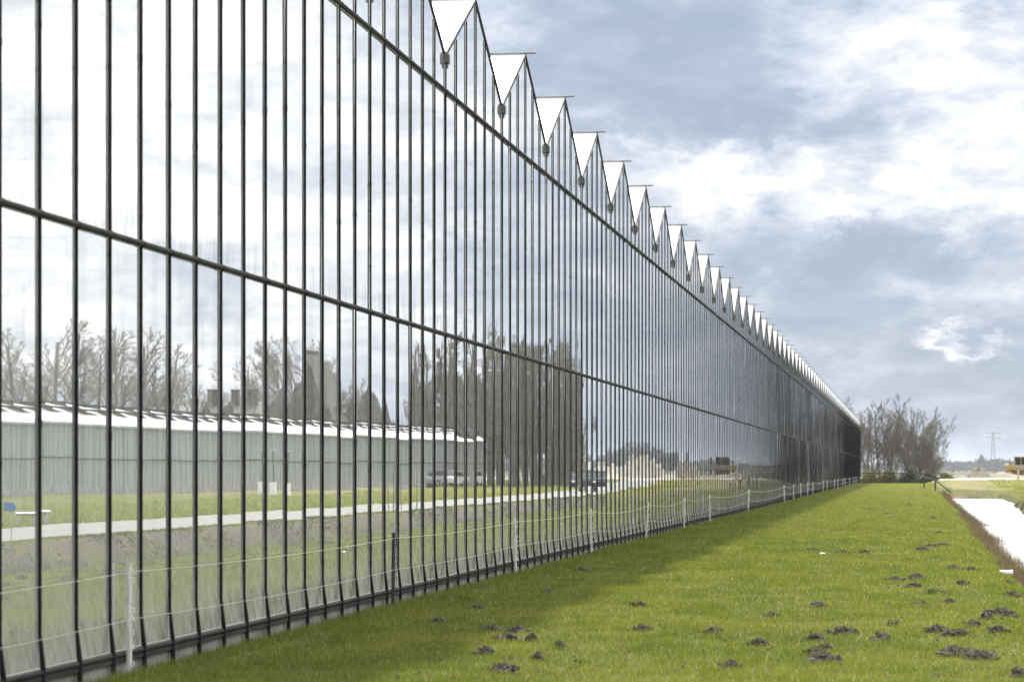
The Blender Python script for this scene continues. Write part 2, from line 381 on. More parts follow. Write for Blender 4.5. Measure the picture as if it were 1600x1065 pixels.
def blades(name, x, y, h, wdt, lean, m, label, cat):
    n = len(x); z = height(x, y)
    a = rng.uniform(0, 2*np.pi, n); l = rng.uniform(0, lean, n)*h; la = rng.uniform(0, 2*np.pi, n)
    dx, dy = np.cos(a)*wdt/2, np.sin(a)*wdt/2
    V = np.empty((n, 3, 3))
    V[:, 0] = np.stack([x-dx, y-dy, z-.015], -1); V[:, 1] = np.stack([x+dx, y+dy, z-.015], -1)
    V[:, 2] = np.stack([x+np.cos(la)*l, y+np.sin(la)*l, z+h], -1)
    o = np_mesh(name, V.reshape(-1, 3), np.arange(3*n).reshape(-1, 3), m)
    return tag(o, label, cat, kind='stuff')
def sample_y(n, y0, y1, p):
    u = rng.uniform(0, 1, n); a = 1-p
    return (y0**a + u*(y1**a-y0**a))**(1/a)
n = 620000
y = sample_y(n, 14.5, 335, 1.75); x = rng.uniform(-5.9, 3.0, n)
clump = .5+.5*np.sin(x*2.1+np.sin(y*.9)*2)*np.sin(y*1.7+x*.6)
keep = (x < edges(y)[1]-.5*rng.uniform(0, 1, n)) & (rng.uniform(0, 1, n) < .72+.28*clump)
x, y = x[keep], y[keep]; n = len(x)
near_wall = np.clip((-5.2-x)/.7, 0, 1)
bank = np.clip((x-edges(y)[0])/1.0, 0, 1)
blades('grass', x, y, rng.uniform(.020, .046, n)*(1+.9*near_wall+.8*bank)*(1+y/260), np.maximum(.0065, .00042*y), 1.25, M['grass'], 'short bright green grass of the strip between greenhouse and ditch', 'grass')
# taller rough tufts: along the plinth and on the bank
n = 30000; c = 620
cy = sample_y(c, 15, 200, 1.3); cx = np.where(rng.uniform(0, 1, c) < .40, rng.uniform(-5.82, -5.1, c), rng.uniform(-5, 1.6, c))
k = rng.integers(0, c, n); x = cx[k]+rng.normal(0, .07, n); y = cy[k]+rng.normal(0, .07, n)
x = np.maximum(x, -5.83)
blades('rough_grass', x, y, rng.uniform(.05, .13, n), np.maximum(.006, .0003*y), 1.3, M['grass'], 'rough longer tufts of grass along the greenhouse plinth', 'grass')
n = 60000
y = sample_y(n, 45, 232, 1.1)+rng.normal(0, 2.5, n); e = edges(y); s = rng.uniform(0, 1, n)
x = e[0]+.55 + (e[1]-.02-e[0]-.55)*s**.6
blades('reeds', x, y, rng.uniform(.10, .34, n)*(.6+.6*s), np.maximum(.012, .00028*y), .7, M['reed'], 'reddish brown dead reeds on the near bank of the ditch', 'reeds')
n = 15000; c = 170
cy = sample_y(c, 40, 236, 1.2); k = rng.integers(0, c, n); y = cy[k]+rng.normal(0, .35, n)*(1+cy[k]/200); e = edges(y)
x = e[1]-.15-rng.uniform(0, .9, c)[k]**2+rng.normal(0, .10, n)
blades('reed_clumps', x, y, rng.uniform(.2, .55, n), np.maximum(.012, .00024*y), .45, M['reed'], 'taller tufts of dead reed at the water line of the ditch', 'reeds')
n = 26000
y = sample_y(n, 20, 237, 1.1); e = edges(y)
x = rng.uniform(0, 1, n)*(np.minimum(e[3], 7.6)+.1-e[2])+e[2]+.05
pat = np.sin(y*.8+x*3)+np.sin(y*.31+1)+rng.normal(0, .5, n) > .1; x, y = x[pat], y[pat]; n = len(x)
blades('bank_weeds', x, y, rng.uniform(.04, .10, n), np.maximum(.014, .0004*y), .9, M['weed'], 'brown weeds on the far bank of the ditch below the road', 'weeds')
n = 60000
y = sample_y(n, 30, 300, 1.02); x = np.where(rng.uniform(0, 1, n) < .35, rng.uniform(7.35, 7.85, n), 12.2+7.9*sstep(140, 310, y)+rng.uniform(0, 1, n)**2*14)
x = np.where((x < 9) & (y > 140), x+rng.uniform(0, 1, n)*7*sstep(140, 310, y), x)
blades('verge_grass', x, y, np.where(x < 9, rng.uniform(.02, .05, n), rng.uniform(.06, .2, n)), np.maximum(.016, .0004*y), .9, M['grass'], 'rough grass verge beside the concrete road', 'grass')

# ------------------------------------------------------------------ the long glass greenhouse
XW = -5.93; P = .8
N0, N1 = -28, 416
ym = lambda k: 17.196 + .8*k
Z_SILL, Z_LOW, Z_UP, Z_GUT, Z_RIDGE = .175, 3.346, 6.508, 6.98, 8.13
DEPTH = 60.0
gh = empty('greenhouse', (XW, ym(N0), 0))
tag(gh, 'long tall glass greenhouse with a zigzag white roof running along the grass strip', 'greenhouse')
gh.location = (0, 0, 0)
def bar_mb(mb, y, rnd):
    top = Z_GUT-.08
    t3 = ((6-((rnd['k']-20) % 6)) % 6)
    j = (rnd['k']-20) % 6
    top = Z_GUT-.05 + (Z_RIDGE-Z_GUT)*(1-abs(j-3)/3)
    w0, d0, d1 = .017, .003, .0185
    path = [(0, top), (0, .44), (.030, .21), (.036, -.06)]
    vs = []
    for i, (dx, z) in enumerate(path):
        ww = w0 if i < 2 else w0*1.1
        vs += [(XW+d0+dx*.55, y-ww, z), (XW+d1+dx, y-ww, z), (XW+d1+dx, y+ww, z), (XW+d0+dx*.55, y+ww, z)]
    fs = [(0, 1, 2, 3)]
    for i in range(3):
        for q in range(4):
            fs.append((i*4+q, i*4+(q+1) % 4, i*4+4+(q+1) % 4, i*4+4+q))
    mb.add(vs, fs)
    for zc in rnd['z']:
        mb.box((XW+.003, y-.019, zc-.025), (XW+.0205, y+.019, zc+.03))
rest_bars = MB(); rest_panes = MB()
def pane(mb, y, z0, z1):
    a, bq = random.gauss(0, .0011), random.gauss(0, .0007)      # each pane hangs at its own tiny angle
    y0, y1 = y+.002, y+P-.002
    h = P/2; v = (z1-z0)/2
    mb.add([(XW-a*h-bq*v, y0, z0), (XW+a*h-bq*v, y1, z0), (XW+a*h+bq*v, y1, z1), (XW-a*h+bq*v, y0, z1)], [(0, 1, 2, 3)])
for k in range(N0, N1+1):
    y = ym(k); info = {'k': k, 'z': [4.6+.42*math.sin(k*.9)+.15*random.random(), 1.9+.3*math.sin(k*1.7)] if k < 60 else []}
    if -1 <= k < 99:
        mb = MB(); bar_mb(mb, y, info); mb.build('glazing_bar', M['bar'], gh)
    else: bar_mb(rest_bars, y, info)
    if k == N1: break
    for (z0, z1) in ((Z_SILL+.03, Z_LOW-.01), (Z_LOW+.01, Z_UP-.01)):
        if -1 <= k < 49:
            mb = MB(); pane(mb, y, z0, z1); mb.build('glass_pane', M['glass'], gh)
        else: pane(rest_panes, y, z0, z1)
tag(rest_bars.build('glazing_bars', M['bar'], gh), kind='stuff')
tag(rest_panes.build('glass_panes', M['glass'], gh), kind='stuff')
def rail(name, z, r, dx):
    mb = MB(); mb.tube([(XW+dx, ym(N0), z), (XW+dx, ym(N1), z)], r, 10)
    for k in range(-2, 120):
        mb.tube([(XW+dx, ym(k)-.012, z), (XW+dx, ym(k)+.012, z)], r+.004, 10)
    return mb.build(name, M['rail'], gh, smooth=False)
rail('rail', Z_LOW, .025, .022); rail('rail', Z_UP, .026, .022)
s = MB(); s.tube([(XW+.018, ym(N0), Z_SILL), (XW+.018, ym(N1), Z_SILL)], .025, 8)
s.box((XW-.01, ym(N0), .118), (XW+.036, ym(N1), .148)); s.build('sill_rail', M['rail'], gh)
MB().box((XW-.12, ym(N0), -.9), (XW-.002, ym(N1), .116)).build('plinth', M['plinth'], gh)
MB().add([(XW-DEPTH, ym(N0), .02), (XW-.12, ym(N0), .02), (XW-.12, ym(N1), .02), (XW-DEPTH, ym(N1), .02)], [(0, 1, 2, 3)]).build('inner_floor', M['inner_floor'], gh)
# end walls and back wall
e = MB()
for yv in (ym(N0), ym(N1)):
    e.add([(XW-DEPTH, yv, 0), (XW, yv, 0), (XW, yv, Z_GUT), (XW-DEPTH, yv, Z_GUT)], [(0, 1, 2, 3)])
e.add([(XW-DEPTH, ym(N0), 0), (XW-DEPTH, ym(N1), 0), (XW-DEPTH, ym(N1), Z_GUT), (XW-DEPTH, ym(N0), Z_GUT)], [(0, 1, 2, 3)])
e.build('end_wall', M['roofglass'], gh)
c = MB(); cy = MB()
for yv in (ym(N1)+.02,):
    for q in range(0, 30): c.box((XW-q*2-.03, yv, 0), (XW-q*2+.03, yv+.05, Z_GUT))
c.box((XW-.03, ym(N1)+.005, -.1), (XW+.06, ym(N1)+.08, Z_GUT+.05))
c.build('end_frame', M['bar'], gh)
# inner posts under the valleys
c = MB()
for g in range((N1-20)//6+1):
    yv = ym(20+6*g)
    for q in range(1, 6): c.box((XW-q*9.6-.05, yv-.05, 0), (XW-q*9.6+.05, yv+.05, Z_GUT))
c.build('inner_post', M['galv'], gh)
# one gable, then copies of it and of its pieces
span = 6*P; ymid = span/2
def gable_proto():
    o = MB()
    for (ya, za, yb, zb) in ((0, Z_GUT, ymid, Z_RIDGE), (ymid, Z_RIDGE, span, Z_GUT)):
        d = Vector((0, yb-ya, zb-za)).normalized(); nn = Vector((0, -d.z, d.y))*.024
        vs = []
        for (py, pz) in ((ya, za), (yb, zb)):
            for dx in (-.01, .014):
                for sg in (-1, 1): vs.append((XW+dx, py+nn.y*sg, pz+nn.z*sg))
        o.add(vs, [(0, 1, 3, 2), (4, 6, 7, 5), (0, 4, 5, 1), (2, 3, 7, 6), (1, 5, 7, 3), (0, 2, 6, 4)])
    g = o.build('gable', M['rail'], gh)
    q = MB()
    for j in range(6):
        y0, y1 = j*P+.012, (j+1)*P-.012
        zt = lambda y: Z_GUT + (Z_RIDGE-Z_GUT)*(1-abs(y-ymid)/ymid) - .035
        a = random.gauss(0, .0006)
        q.add([(XW-a*.4, y0, Z_UP+.01), (XW+a*.4, y1, Z_UP+.01), (XW+a*.4, y1, zt(y1)), (XW-a*.4, y0, zt(y0))], [(0, 1, 2, 3)])
    q.build('gable_glazing', M['glass'], g)
    for (ya, za, yb, zb) in ((.002, Z_GUT+.004, ymid-.02, Z_RIDGE), (ymid+.02, Z_RIDGE, span-.002, Z_GUT+.004)):
        MB().add([(XW-.012, ya, za), (XW-.012, yb, zb), (XW-DEPTH, yb, zb), (XW-DEPTH, ya, za)], [(0, 1, 2, 3)]).build('roof_slope', M['roofglass'], g)
    MB().tube([(XW+.17, ymid, Z_RIDGE+.03), (XW-DEPTH, ymid, Z_RIDGE+.025)], .019, 8).build('ridge_pole', M['ridge'], g)
    v = MB()
    for x0 in (-1.3, -7.3, -13.3, -19.3):
        d = .62
        v.add([(XW+x0, ymid-.03, Z_RIDGE+.10), (XW+x0, ymid-1.2, Z_RIDGE-.40), (XW+x0-2.4, ymid-1.2, Z_RIDGE-.40), (XW+x0-2.4, ymid-.03, Z_RIDGE+.10),
               (XW+x0, ymid-.03, Z_RIDGE+.07), (XW+x0, ymid-1.2, Z_RIDGE-.43), (XW+x0-2.4, ymid-1.2, Z_RIDGE-.43), (XW+x0-2.4, ymid-.03, Z_RIDGE+.07)],
              [(0, 1, 2, 3), (7, 6, 5, 4), (0, 4, 5, 1), (1, 5, 6, 2), (2, 6, 7, 3), (3, 7, 4, 0)])
        v.tube([(XW+x0+.1, ymid-.02, Z_RIDGE+.10), (XW+x0-2.5, ymid-.02, Z_RIDGE+.10)], .012, 6)
    v.build('ventilator', M['roofglass'], g)
    x = MB().box((XW-.02, -.075, Z_GUT-.10), (XW+.045, .075, Z_GUT+.03))
    x.box((XW+.045, -.05, Z_GUT-.115), (XW+.06, .05, Z_GUT+.005)).box((XW+.02, -.028, Z_GUT-.17), (XW+.04, .028, Z_GUT-.10))
    x.build('gutter_box', M['gutter'], g)
    MB().box((XW-DEPTH, -.09, Z_GUT-.06), (XW-.021, .09, Z_GUT-.03)).build('valley_gutter', M['roofglass'], g)
    return g
g0 = gable_proto()
ng = (N1-N0)//6
for k in range(ng):
    g = g0 if k == 0 else copy_tree(g0, gh)
    g.location = (0, ym(N0+6*k), 0)
x = MB().box((XW-.02, ym(N1)-.085, Z_GUT-.105), (XW+.13, ym(N1)+.1, Z_GUT+.03)); x.build('gutter_box', M['gutter'], gh)

# ------------------------------------------------------------------ cord fence along the glass
def fence_post(mat_, h=.85):
    r = empty('fence_post')
    b = MB(); b.box((-.022, -.013, -.2), (.014, .013, h)).box((-.004, -.024, -.2), (.004, .024, h-.01)).box((-.026, -.016, h), (.018, .016, h+.012))
    b.build('stake', mat_, r)
    for z in (.10, .23, .34, .44, .51, .58, .74, .80):
        c = MB(); c.tube([(.014, 0, z-.022), (.034, 0, z-.018), (.034, 0, z+.012), (.022, 0, z+.012)], .0055, 6); c.build('cord_clip', mat_, r)
    return r
P_S = [20.0, 30.0, 39.6, 49.2, 59.2, 69.4, 79.0, 98.3, 128, 137.7, 147.6, 158, 167, 188, 197.6, 217, 229, 247.5, 258, 278, 299, 314]
fp = [(-5.83, 10.0-.9)] + [(XW+.10+random.uniform(0, .05) if i else -5.86, s-.9) for i, s in enumerate(P_S)] + [(-5.80, 343)]
pw = fence_post(M['white_post']); pb = fence_post(M['black_post'])
used = {'w': False, 'b': False}
tops = []
for i, (x, y) in enumerate(fp):
    key = 'b' if i == 2 else 'w'
    src = pb if key == 'b' else pw
    o = src if not used[key] else copy_tree(src)
    used[key] = True
    lean = R([0, 0, .6, -.8, -1.5, 3.5, 1.2, -1.0, 2.0][i]) if i < 9 else R(random.uniform(-1.6, 1.6))
    o.location = (x, y, float(height(np.array(x), np.array(y)))); o.rotation_euler = (0, lean, 0)
    tops.append((x+math.sin(lean)*.8+.03, y))
    if i == 2: tag(o, 'only black stake of the cord fence, leaning by the greenhouse glass', 'fence post', 'stakes of the cord fence')
    elif i == 0: tag(o, 'white fence stake beside the camera, before the first visible panes', 'fence post', 'stakes of the cord fence')
    else: tag(o, 'white plastic fence stake, %s along the greenhouse from the camera' % ('nearest white one' if i == 1 else ORD[i-1]+' stake'), 'fence post', 'stakes of the cord fence')
for hh, lab in ((.80, 'upper white cord strung between the fence stakes along the glass'), (.44, 'lower white cord strung between the fence stakes along the glass')):
    pts = []
    for (a, c) in zip(tops[:-1], tops[1:]):
        L = c[1]-a[1]; sag = min(.11, .0009*L*L*(.35 if a[1] < 45 else 1))
        for q in range(10):
            f = q/10; pts.append((a[0]+(c[0]-a[0])*f, a[1]+L*f, hh-4*sag*f*(1-f)))
    b = MB(); b.tube(pts, [max(.0019, .00004*p[1]) for p in pts], 5)
    tag(b.build('fence_wire', M['wire']), lab, 'fence cord', 'cords of the fence')

# ------------------------------------------------------------------ molehills and clods
def molehill(seed, w_, d_, h_):
    rs = np.random.default_rng(seed); vs = []; fs = []
    V = []; F = []
    n = 18; m = 12
    ring = []
    for i in range(m+1):
        r = i/m
        for k in range(n):
            a = 2*math.pi*k/n
            rr = r*(1+.28*math.sin(2*a+seed)+.16*math.sin(3*a+seed*1.7)+.10*rs.normal())
            z = h_*(1-r*r)*(.62+.5*rs.random()) + .012*rs.normal()*(1 if r < 1 else 0) - (.03 if i == m else 0)
            V.append((rr*math.cos(a)*w_/2, rr*math.sin(a)*d_/2, z))
    for i in range(m):
        for k in range(n):
            F.append((i*n+k, i*n+(k+1) % n, (i+1)*n+(k+1) % n, (i+1)*n+k))
    mb = MB().add(V, F)
    for q in range(int(16+50*w_)):      # loose crumbs of earth
        a = rs.uniform(0, 6.28); r = abs(rs.normal(0, .5)); cx, cy_ = r*math.cos(a)*w_*.62, r*math.sin(a)*d_*.62
        z = max(0, h_*(1-r*r))*.8; s_ = rs.uniform(.008, .026)
        pv = [Vector((rs.normal(), rs.normal(), rs.normal())).normalized()*s_*rs.uniform(.7, 1.2) for _ in range(6)]
        base = [(1,0,0),(-1,0,0),(0,1,0),(0,-1,0),(0,0,1),(0,0,-1)]
        vv = [(cx+b_[0]*s_+p_.x*.3, cy_+b_[1]*s_+p_.y*.3, z+s_*.6+b_[2]*s_+p_.z*.3) for b_, p_ in zip(base, pv)]
        mb.add(vv, [(0,2,4),(2,1,4),(1,3,4),(3,0,4),(2,0,5),(1,2,5),(3,1,5),(0,3,5)])
    return mb
# (x, y, width, height)
HILLS = [(-4.0,25.05,.30,.05),(-3.72,24.8,.26,.07),(-3.61,23.38,.34,.08),(-3.37,23.42,.16,.09),(-3.48,21.36,.20,.08),(-3.05,19.58,.36,.09),(-3.02,22.7,.14,.05),(-3.0,21.14,.16,.05),
 (-2.52,24.97,.30,.06),(-2.96,29.1,.18,.04),(-1.81,24.78,.24,.06),(-1.3,23.3,.26,.06),(-1.39,20.68,.24,.06),(-1.78,50.2,.34,.06),(-1.16,49.5,.34,.06),(-.78,50.0,.28,.07),
 (-1.0,30.23,.28,.07),(-.61,25.56,.34,.09),(-.23,24.63,.36,.09),(-.83,24.45,.22,.06),(-.75,22.23,.34,.08),(-.67,21.35,.34,.10),(-.69,23.05,.14,.05),(-.13,37.7,.32,.07),(.17,37.98,.28,.12),
 (.12,35.85,.26,.08),(.39,34.0,.38,.06),(.35,51.4,.44,.08),(.78,55.9,.34,.05),(.86,66.3,.36,.06),(.5,54.4,.40,.09),(.76,42.3,.34,.09),(1.05,41.8,.24,.07),(.78,36.0,.26,.07),(.52,31.4,.20,.05),
 (1.01,28.3,.34,.12),(.84,27.3,.24,.09),(.67,26.1,.32,.07),(.88,25.0,.24,.07),(.31,25.4,.34,.08),(.49,24.8,.26,.07),(.49,22.27,.40,.09),(.64,21.84,.38,.09),(.41,22.6,.26,.07),(.85,20.05,.26,.09),
 (-.12,26.7,.20,.05),(.19,30.6,.18,.04),(-1.44,28.3,.20,.05),(1.47,37.9,.24,.06),(1.34,33.4,.26,.06),(-4.55,33.0,.22,.05),(-4.9,29.5,.20,.04),(-5.05,40.5,.20,.06),(-4.75,26.2,.16,.06),(.2,120,.5,.07),(-.6,96,.4,.06),(.9,84,.4,.06)]
lanes = {}
for i, (x, y, w_, h_) in sorted(enumerate(HILLS), key=lambda q: q[1][1]):
    o = molehill(i+3, w_*.72, w_*random.uniform(.6, 1.15), h_*.52).build('molehill', M['soil'], smooth=False)
    o.location = (x, y, float(height(np.array(x), np.array(y)))+.012); o.rotation_euler = (0, 0, random.uniform(0, 3))
    lane = 'by the greenhouse' if x < -2.3 else 'mid-grass' if x < -.3 else 'right of mid-grass' if x < .6 else 'by the ditch bank'
    size = 'broad' if w_ >= .34 else 'small' if w_ <= .2 else 'dark'
    k = lanes.setdefault(lane, 0); lanes[lane] += 1
    tag(o, '%s crumbly molehill, %s from the camera of those %s' % (size, ORD[k], lane), 'molehill', 'molehills in the grass strip')
c = MB(); oc = [(1,0,0),(-1,0,0),(0,1,0),(0,-1,0),(0,0,1),(0,0,-1)]
for q in range(900):
    if q % 3: hx, hy, hw_, hh_ = HILLS[q % len(HILLS)]; x_, y_ = hx+random.gauss(0, .30), hy+random.gauss(0, .45)
    else: y_ = 16+random.random()**1.6*60; x_ = random.uniform(-4.8, 1.2)
    if x_ > 1.5: continue
    s_ = random.uniform(.005, .016); z_ = float(height(np.array(x_), np.array(y_)))+.018
    c.add([(x_+a*s_*random.uniform(.6, 1.6), y_+b_*s_*random.uniform(.6, 1.6), z_+d_*s_*random.uniform(.6, 1.4)) for a, b_, d_ in oc], [(0,2,4),(2,1,4),(1,3,4),(3,0,4),(2,0,5),(1,2,5),(3,1,5),(0,3,5)])
tag(c.build('soil_crumbs', M['soil']), 'crumbs of dark soil scattered through the grass', 'soil', kind='stuff')
p = empty('drain_pipe', (1.69, 44.5, float(height(np.array(1.69), np.array(44.5)))+.06), R(8))
b = MB(); nn = 14
for r0, r1 in ((.042, .036),):
    vs = []; fs = []
    for xx_ in (-.12, .10):
        for rad in (r0, r1):
            for q in range(nn): vs.append((xx_, rad*math.cos(2*math.pi*q/nn), rad*math.sin(2*math.pi*q/nn)))
    for q in range(nn):
        q2 = (q+1) % nn
        fs += [(q, q2, 2*nn+q2, 2*nn+q), (nn+q2, nn+q, 3*nn+q, 3*nn+q2), (q2, q, nn+q, nn+q2), (2*nn+q, 2*nn+q2, 3*nn+q2, 3*nn+q)]
    b.add(vs, fs)
b.build('pipe', M['pvc'], p, smooth=True); MB().tube([(.06, 0, 0), (.115, 0, 0)], .047, 14).build('socket', M['pvc'], p)
tag(p, 'short white plastic drain pipe lying on the edge of the ditch bank', 'pipe')
b = MB(); b.add([(-.05, -.03, 0), (.06, -.025, .004), (.05, .04, .012), (-.045, .03, .018), (0, 0, .03)], [(0, 1, 4), (1, 2, 4), (2, 3, 4), (3, 0, 4), (3, 2, 1, 0)])
o = b.build('paper_scrap', M['whitepaint']); o.location = (-1.49, 47.6, .05); tag(o, 'crumpled white scrap lying in the grass beyond the molehills', 'litter')

# ------------------------------------------------------------------ bare trees
def grow(seed, H, stems=1, spread=.35, up=.55, lv=5, trunk_r=None, first=.25, kids=(3, 4, 4, 4, 3), ratio=.62, twig_r=.012, fan=.16):
    rs = random.Random(seed); big = []; small = []
    def branch(p, d, L, r, level):
        n = 4 if level < 2 else 3
        pts = [p]; dirs = [d]
        for i in range(n):
            d = (d + Vector((rs.gauss(0, 1), rs.gauss(0, 1), rs.gauss(0, 1)))*(.05+.035*level) + Vector((0, 0, up*.16))).normalized()
            pts.append(pts[-1]+d*(L/n)); dirs.append(d)
        r1 = max(twig_r, r*(.45 if level == 0 else .35))
        (big if level < 2 else small).append((pts, [r+(r1-r)*i/n for i in range(n+1)]))
        if level >= lv: return
        kk = kids[min(level, len(kids)-1)] + rs.choice((0, 0, 1))
        for j in range(kk):
            f = (first if level == 0 else .25) + (1-(first if level == 0 else .25))*(j+rs.random())/kk
            f = min(.98, f); i = min(n-1, int(f*n)); q = f*n-i
            bp = pts[i].lerp(pts[i+1], q); bd = dirs[i+1]
            a = rs.uniform(0, 6.283); side = Vector((math.cos(a), math.sin(a), 0)); side = (side - bd*side.dot(bd))
            if side.length < .1: side = Vector((1, 0, 0))
            sp_ = spread*rs.uniform(.7, 1.5)
            nd = (bd*math.cos(sp_) + side.normalized()*math.sin(sp_)).normalized()
            branch(bp, nd, L*ratio*rs.uniform(.7, 1.15)*(1.25-.85*f), max(twig_r, r*(1-.6*f)*.55), level+1)
    for s_ in range(stems):
        a = 6.283*s_/stems+rs.random(); q = (.0 if stems == 1 else fan)
        d = Vector((math.cos(a)*q*rs.uniform(.5, 1.6), math.sin(a)*q*rs.uniform(.5, 1.6), 1)).normalized()
        b0 = Vector((0, 0, -.2)) if stems == 1 else Vector((math.cos(a)*.5*rs.random(), math.sin(a)*.5*rs.random(), -.2))
        branch(b0, d, H*.86*rs.uniform(.8, 1.05), (trunk_r or H*.014), 0)
    return big, small
def tubes(name, segs, n, m, parent):
    V = []; F = []; o = 0
    for pts, rs_ in segs:
        k = len(pts)
        for i, p in enumerate(pts):
            d = (pts[min(i+1, k-1)]-pts[max(i-1, 0)]).normalized()
            u = Vector((0, 0, 1)) if abs(d.z) < .9 else Vector((0, 1, 0))
            a = d.cross(u).normalized(); b_ = a.cross(d)
            for q in range(n):
                an = 6.2832*q/n; c = p+a*(math.cos(an)*rs_[i])+b_*(math.sin(an)*rs_[i]); V.append((c.x, c.y, c.z))
        for i in range(k-1):
            for q in range(n):
                F.append((o+i*n+q, o+i*n+(q+1) % n, o+(i+1)*n+(q+1) % n, o+(i+1)*n+q))
        o += k*n
    return np_mesh(name, np.array(V), np.array(F), m, parent)
def tree_proto(seed, **kw):
    r = empty('bare_tree'); big, small = grow(seed, **kw)
    k = 12.0/max(p.z for seg in small for p in seg[0])          # every kind is 12 m tall at scale 1
    big = [([p*k for p in a], b) for a, b in big]; small = [([p*k for p in a], b) for a, b in small]
    tubes('trunk', big, 6, M['bark'], r); tubes('crown', small, 3, M['twig'], r)
    return r
protos = {
 'alder': [tree_proto(3, H=12, stems=6, spread=.50, up=.7, lv=4, twig_r=.011, trunk_r=.10, kids=(11, 7, 5, 4), first=.10, ratio=.46), tree_proto(5, H=12, stems=5, spread=.55, up=.7, lv=4, twig_r=.011, trunk_r=.10, kids=(11, 7, 5, 4), first=.10, ratio=.46)],
 'fan': [tree_proto(9, H=11, stems=16, spread=.45, up=.35, lv=4, twig_r=.011, trunk_r=.055, kids=(9, 7, 6, 4), first=.06, ratio=.42, fan=.30)],
 'broad': [tree_proto(12, H=14, stems=2, spread=.62, up=.6, lv=4, twig_r=.0095, kids=(11, 7, 6, 5), first=.2, ratio=.52), tree_proto(14, H=14, stems=1, spread=.62, up=.6, lv=4, twig_r=.0095, kids=(14, 8, 6, 5), first=.2, ratio=.50)],
 'poplar': [tree_proto(20, H=16, stems=1, spread=.34, up=.9, lv=4, twig_r=.02, kids=(26, 9, 6, 4), first=.05, ratio=.36), tree_proto(22, H=16, stems=2, spread=.34, up=.9, lv=4, twig_r=.02, kids=(20, 9, 6, 4), first=.05, ratio=.36)],
}
usedp = set()
def plant(kind, v, x, y, s, label, group, z=None, sxy=1.0):
    src = protos[kind][v % len(protos[kind])]
    o = src if id(src) not in usedp else copy_tree(src)
    usedp.add(id(src))
    o.location = (x, y, float(height(np.array(x), np.array(y))) if z is None else z); o.rotation_euler = (0, 0, random.uniform(0, 6.28)); o.scale = (s*sxy, s*sxy, s)
    tag(o, label, 'tree', group); return o
G1 = 'bare trees at the far end of the greenhouse'
for kind, v, x, y, s, lab in (
  ('alder', 0, -4.7, 362, .84, 'slim bare tree nearest the far corner of the greenhouse'),
  ('alder', 1, -3.1, 366, 1.05, 'tallest bare tree beyond the far end of the grass strip'),
  ('alder', 0, -1.7, 372, .86, 'bare tree between the tallest tree and the fan-shaped pair'),
  ('fan', 0, 1.2, 362, .93, 'taller fan-shaped bare tree past the middle of the barrier'),
  ('fan', 0, 2.9, 352, .78, 'lower fan-shaped bare tree rightmost of the clump past the greenhouse'),
  ('alder', 0, -7.5, 378, 1.0, 'bare tree half hidden behind the far greenhouse corner'),
  ('fan', 0, 3.8, 346, .30, 'low spreading bare bush at the foot of the fan-shaped trees')):
    plant(kind, v, x, y, s, lab, G1)
# leafy shrubs behind the barrier
def shrub(name, x, y, z, rx, ry, rz, n, m, label, cat='shrub', size=.16):
    c = rng.normal(0, 1, (n, 3)); c /= np.linalg.norm(c, axis=1)[:, None]; c *= rng.uniform(.25, 1, n)[:, None]**.6
    lump = 1+.25*np.sin(c[:, 0]*5+x)*np.sin(c[:, 1]*4+y)+.12*rng.normal(0, 1, n); c *= lump[:, None]
    c[:, 2] = np.abs(c[:, 2])
    c *= np.array([rx, ry, rz]); s_ = size*rng.uniform(.5, 1.3, n)
    t1 = rng.normal(0, 1, (n, 3)); t1 /= np.linalg.norm(t1, axis=1)[:, None]; t2 = np.cross(t1, rng.normal(0, 1, (n, 3))); t2 /= np.linalg.norm(t2, axis=1)[:, None]
    V = np.stack([c-t1*s_[:, None], c+t2*s_[:, None]*.6, c+t1*s_[:, None], c-t2*s_[:, None]*.6], 1).reshape(-1, 3)
    r = empty(name, (x, y, z)); np_mesh('foliage', V, np.arange(4*n).reshape(-1, 4), m, r)
    b_ = MB()
    for q in range(5): 
        a = q*1.3; b_.tube([(0, 0, -.2), (math.cos(a)*rx*.5, math.sin(a)*ry*.5, rz*.7)], [.06, .02], 5)
    b_.build('stem', M['bark'], r)
    return tag(r, label, cat)
shrub('shrub', -4.6, 357, -.4, 1.5, 1.2, 2.1, 1500, M['yshrub'], 'yellow green shrub behind the barrier beside the greenhouse corner')
shrub('shrub', -2.2, 358, -.4, 1.7, 1.2, 1.9, 1500, M['yshrub'], 'pale yellow green bush behind the middle of the barrier')
shrub('shrub', .6, 357, -.4, 1.6, 1.2, 2.5, 1500, M['ever'], 'olive bush under the fan-shaped bare tree')
shrub('bramble', 2.9, 318, -.2, 1.3, 1.6, 1.5, 1700, M['ever'], 'dark bramble tangle where the grass strip meets the ditch')
shrub('shrub', 5.1, 330, .45, .9, .9, .8, 700, M['yshrub'], 'small yellow green bush on the edge of the pale yard')

# dark barrier closing the strip, and the sloping rail into the ditch
r = empty('barrier', (0, 340, 0)); tag(r, 'long dark barrier rail on posts closing the far end of the strip', 'barrier')
MB().tube([(-5.6, 0, 1.32), (5.2, 0, 1.22)], .075, 8).build('rail', M['wood'], r)
for xq in (-5.3, -2.6, .1, 2.8, 5.0): MB().box((xq-.06, -.06, -1.0), (xq+.06, .06, 1.25)).build('post', M['wood'], r)
r = empty('ditch_railing', (0, 228, 0)); tag(r, 'dark sloping wooden rail on a post running down into the ditch end', 'railing')
MB().tube([(1.2, 2, 1.12), (2.6, 0, .75), (3.9, -1, -.25)], .06, 8).build('handrail', M['wood'], r)
MB().box((2.52, -.07, -1.2), (2.68, .07, .78)).build('post', M['wood'], r)
MB().box((1.6, 1.3, -.6), (1.72, 1.42, 1.0)).build('post', M['wood'], r)

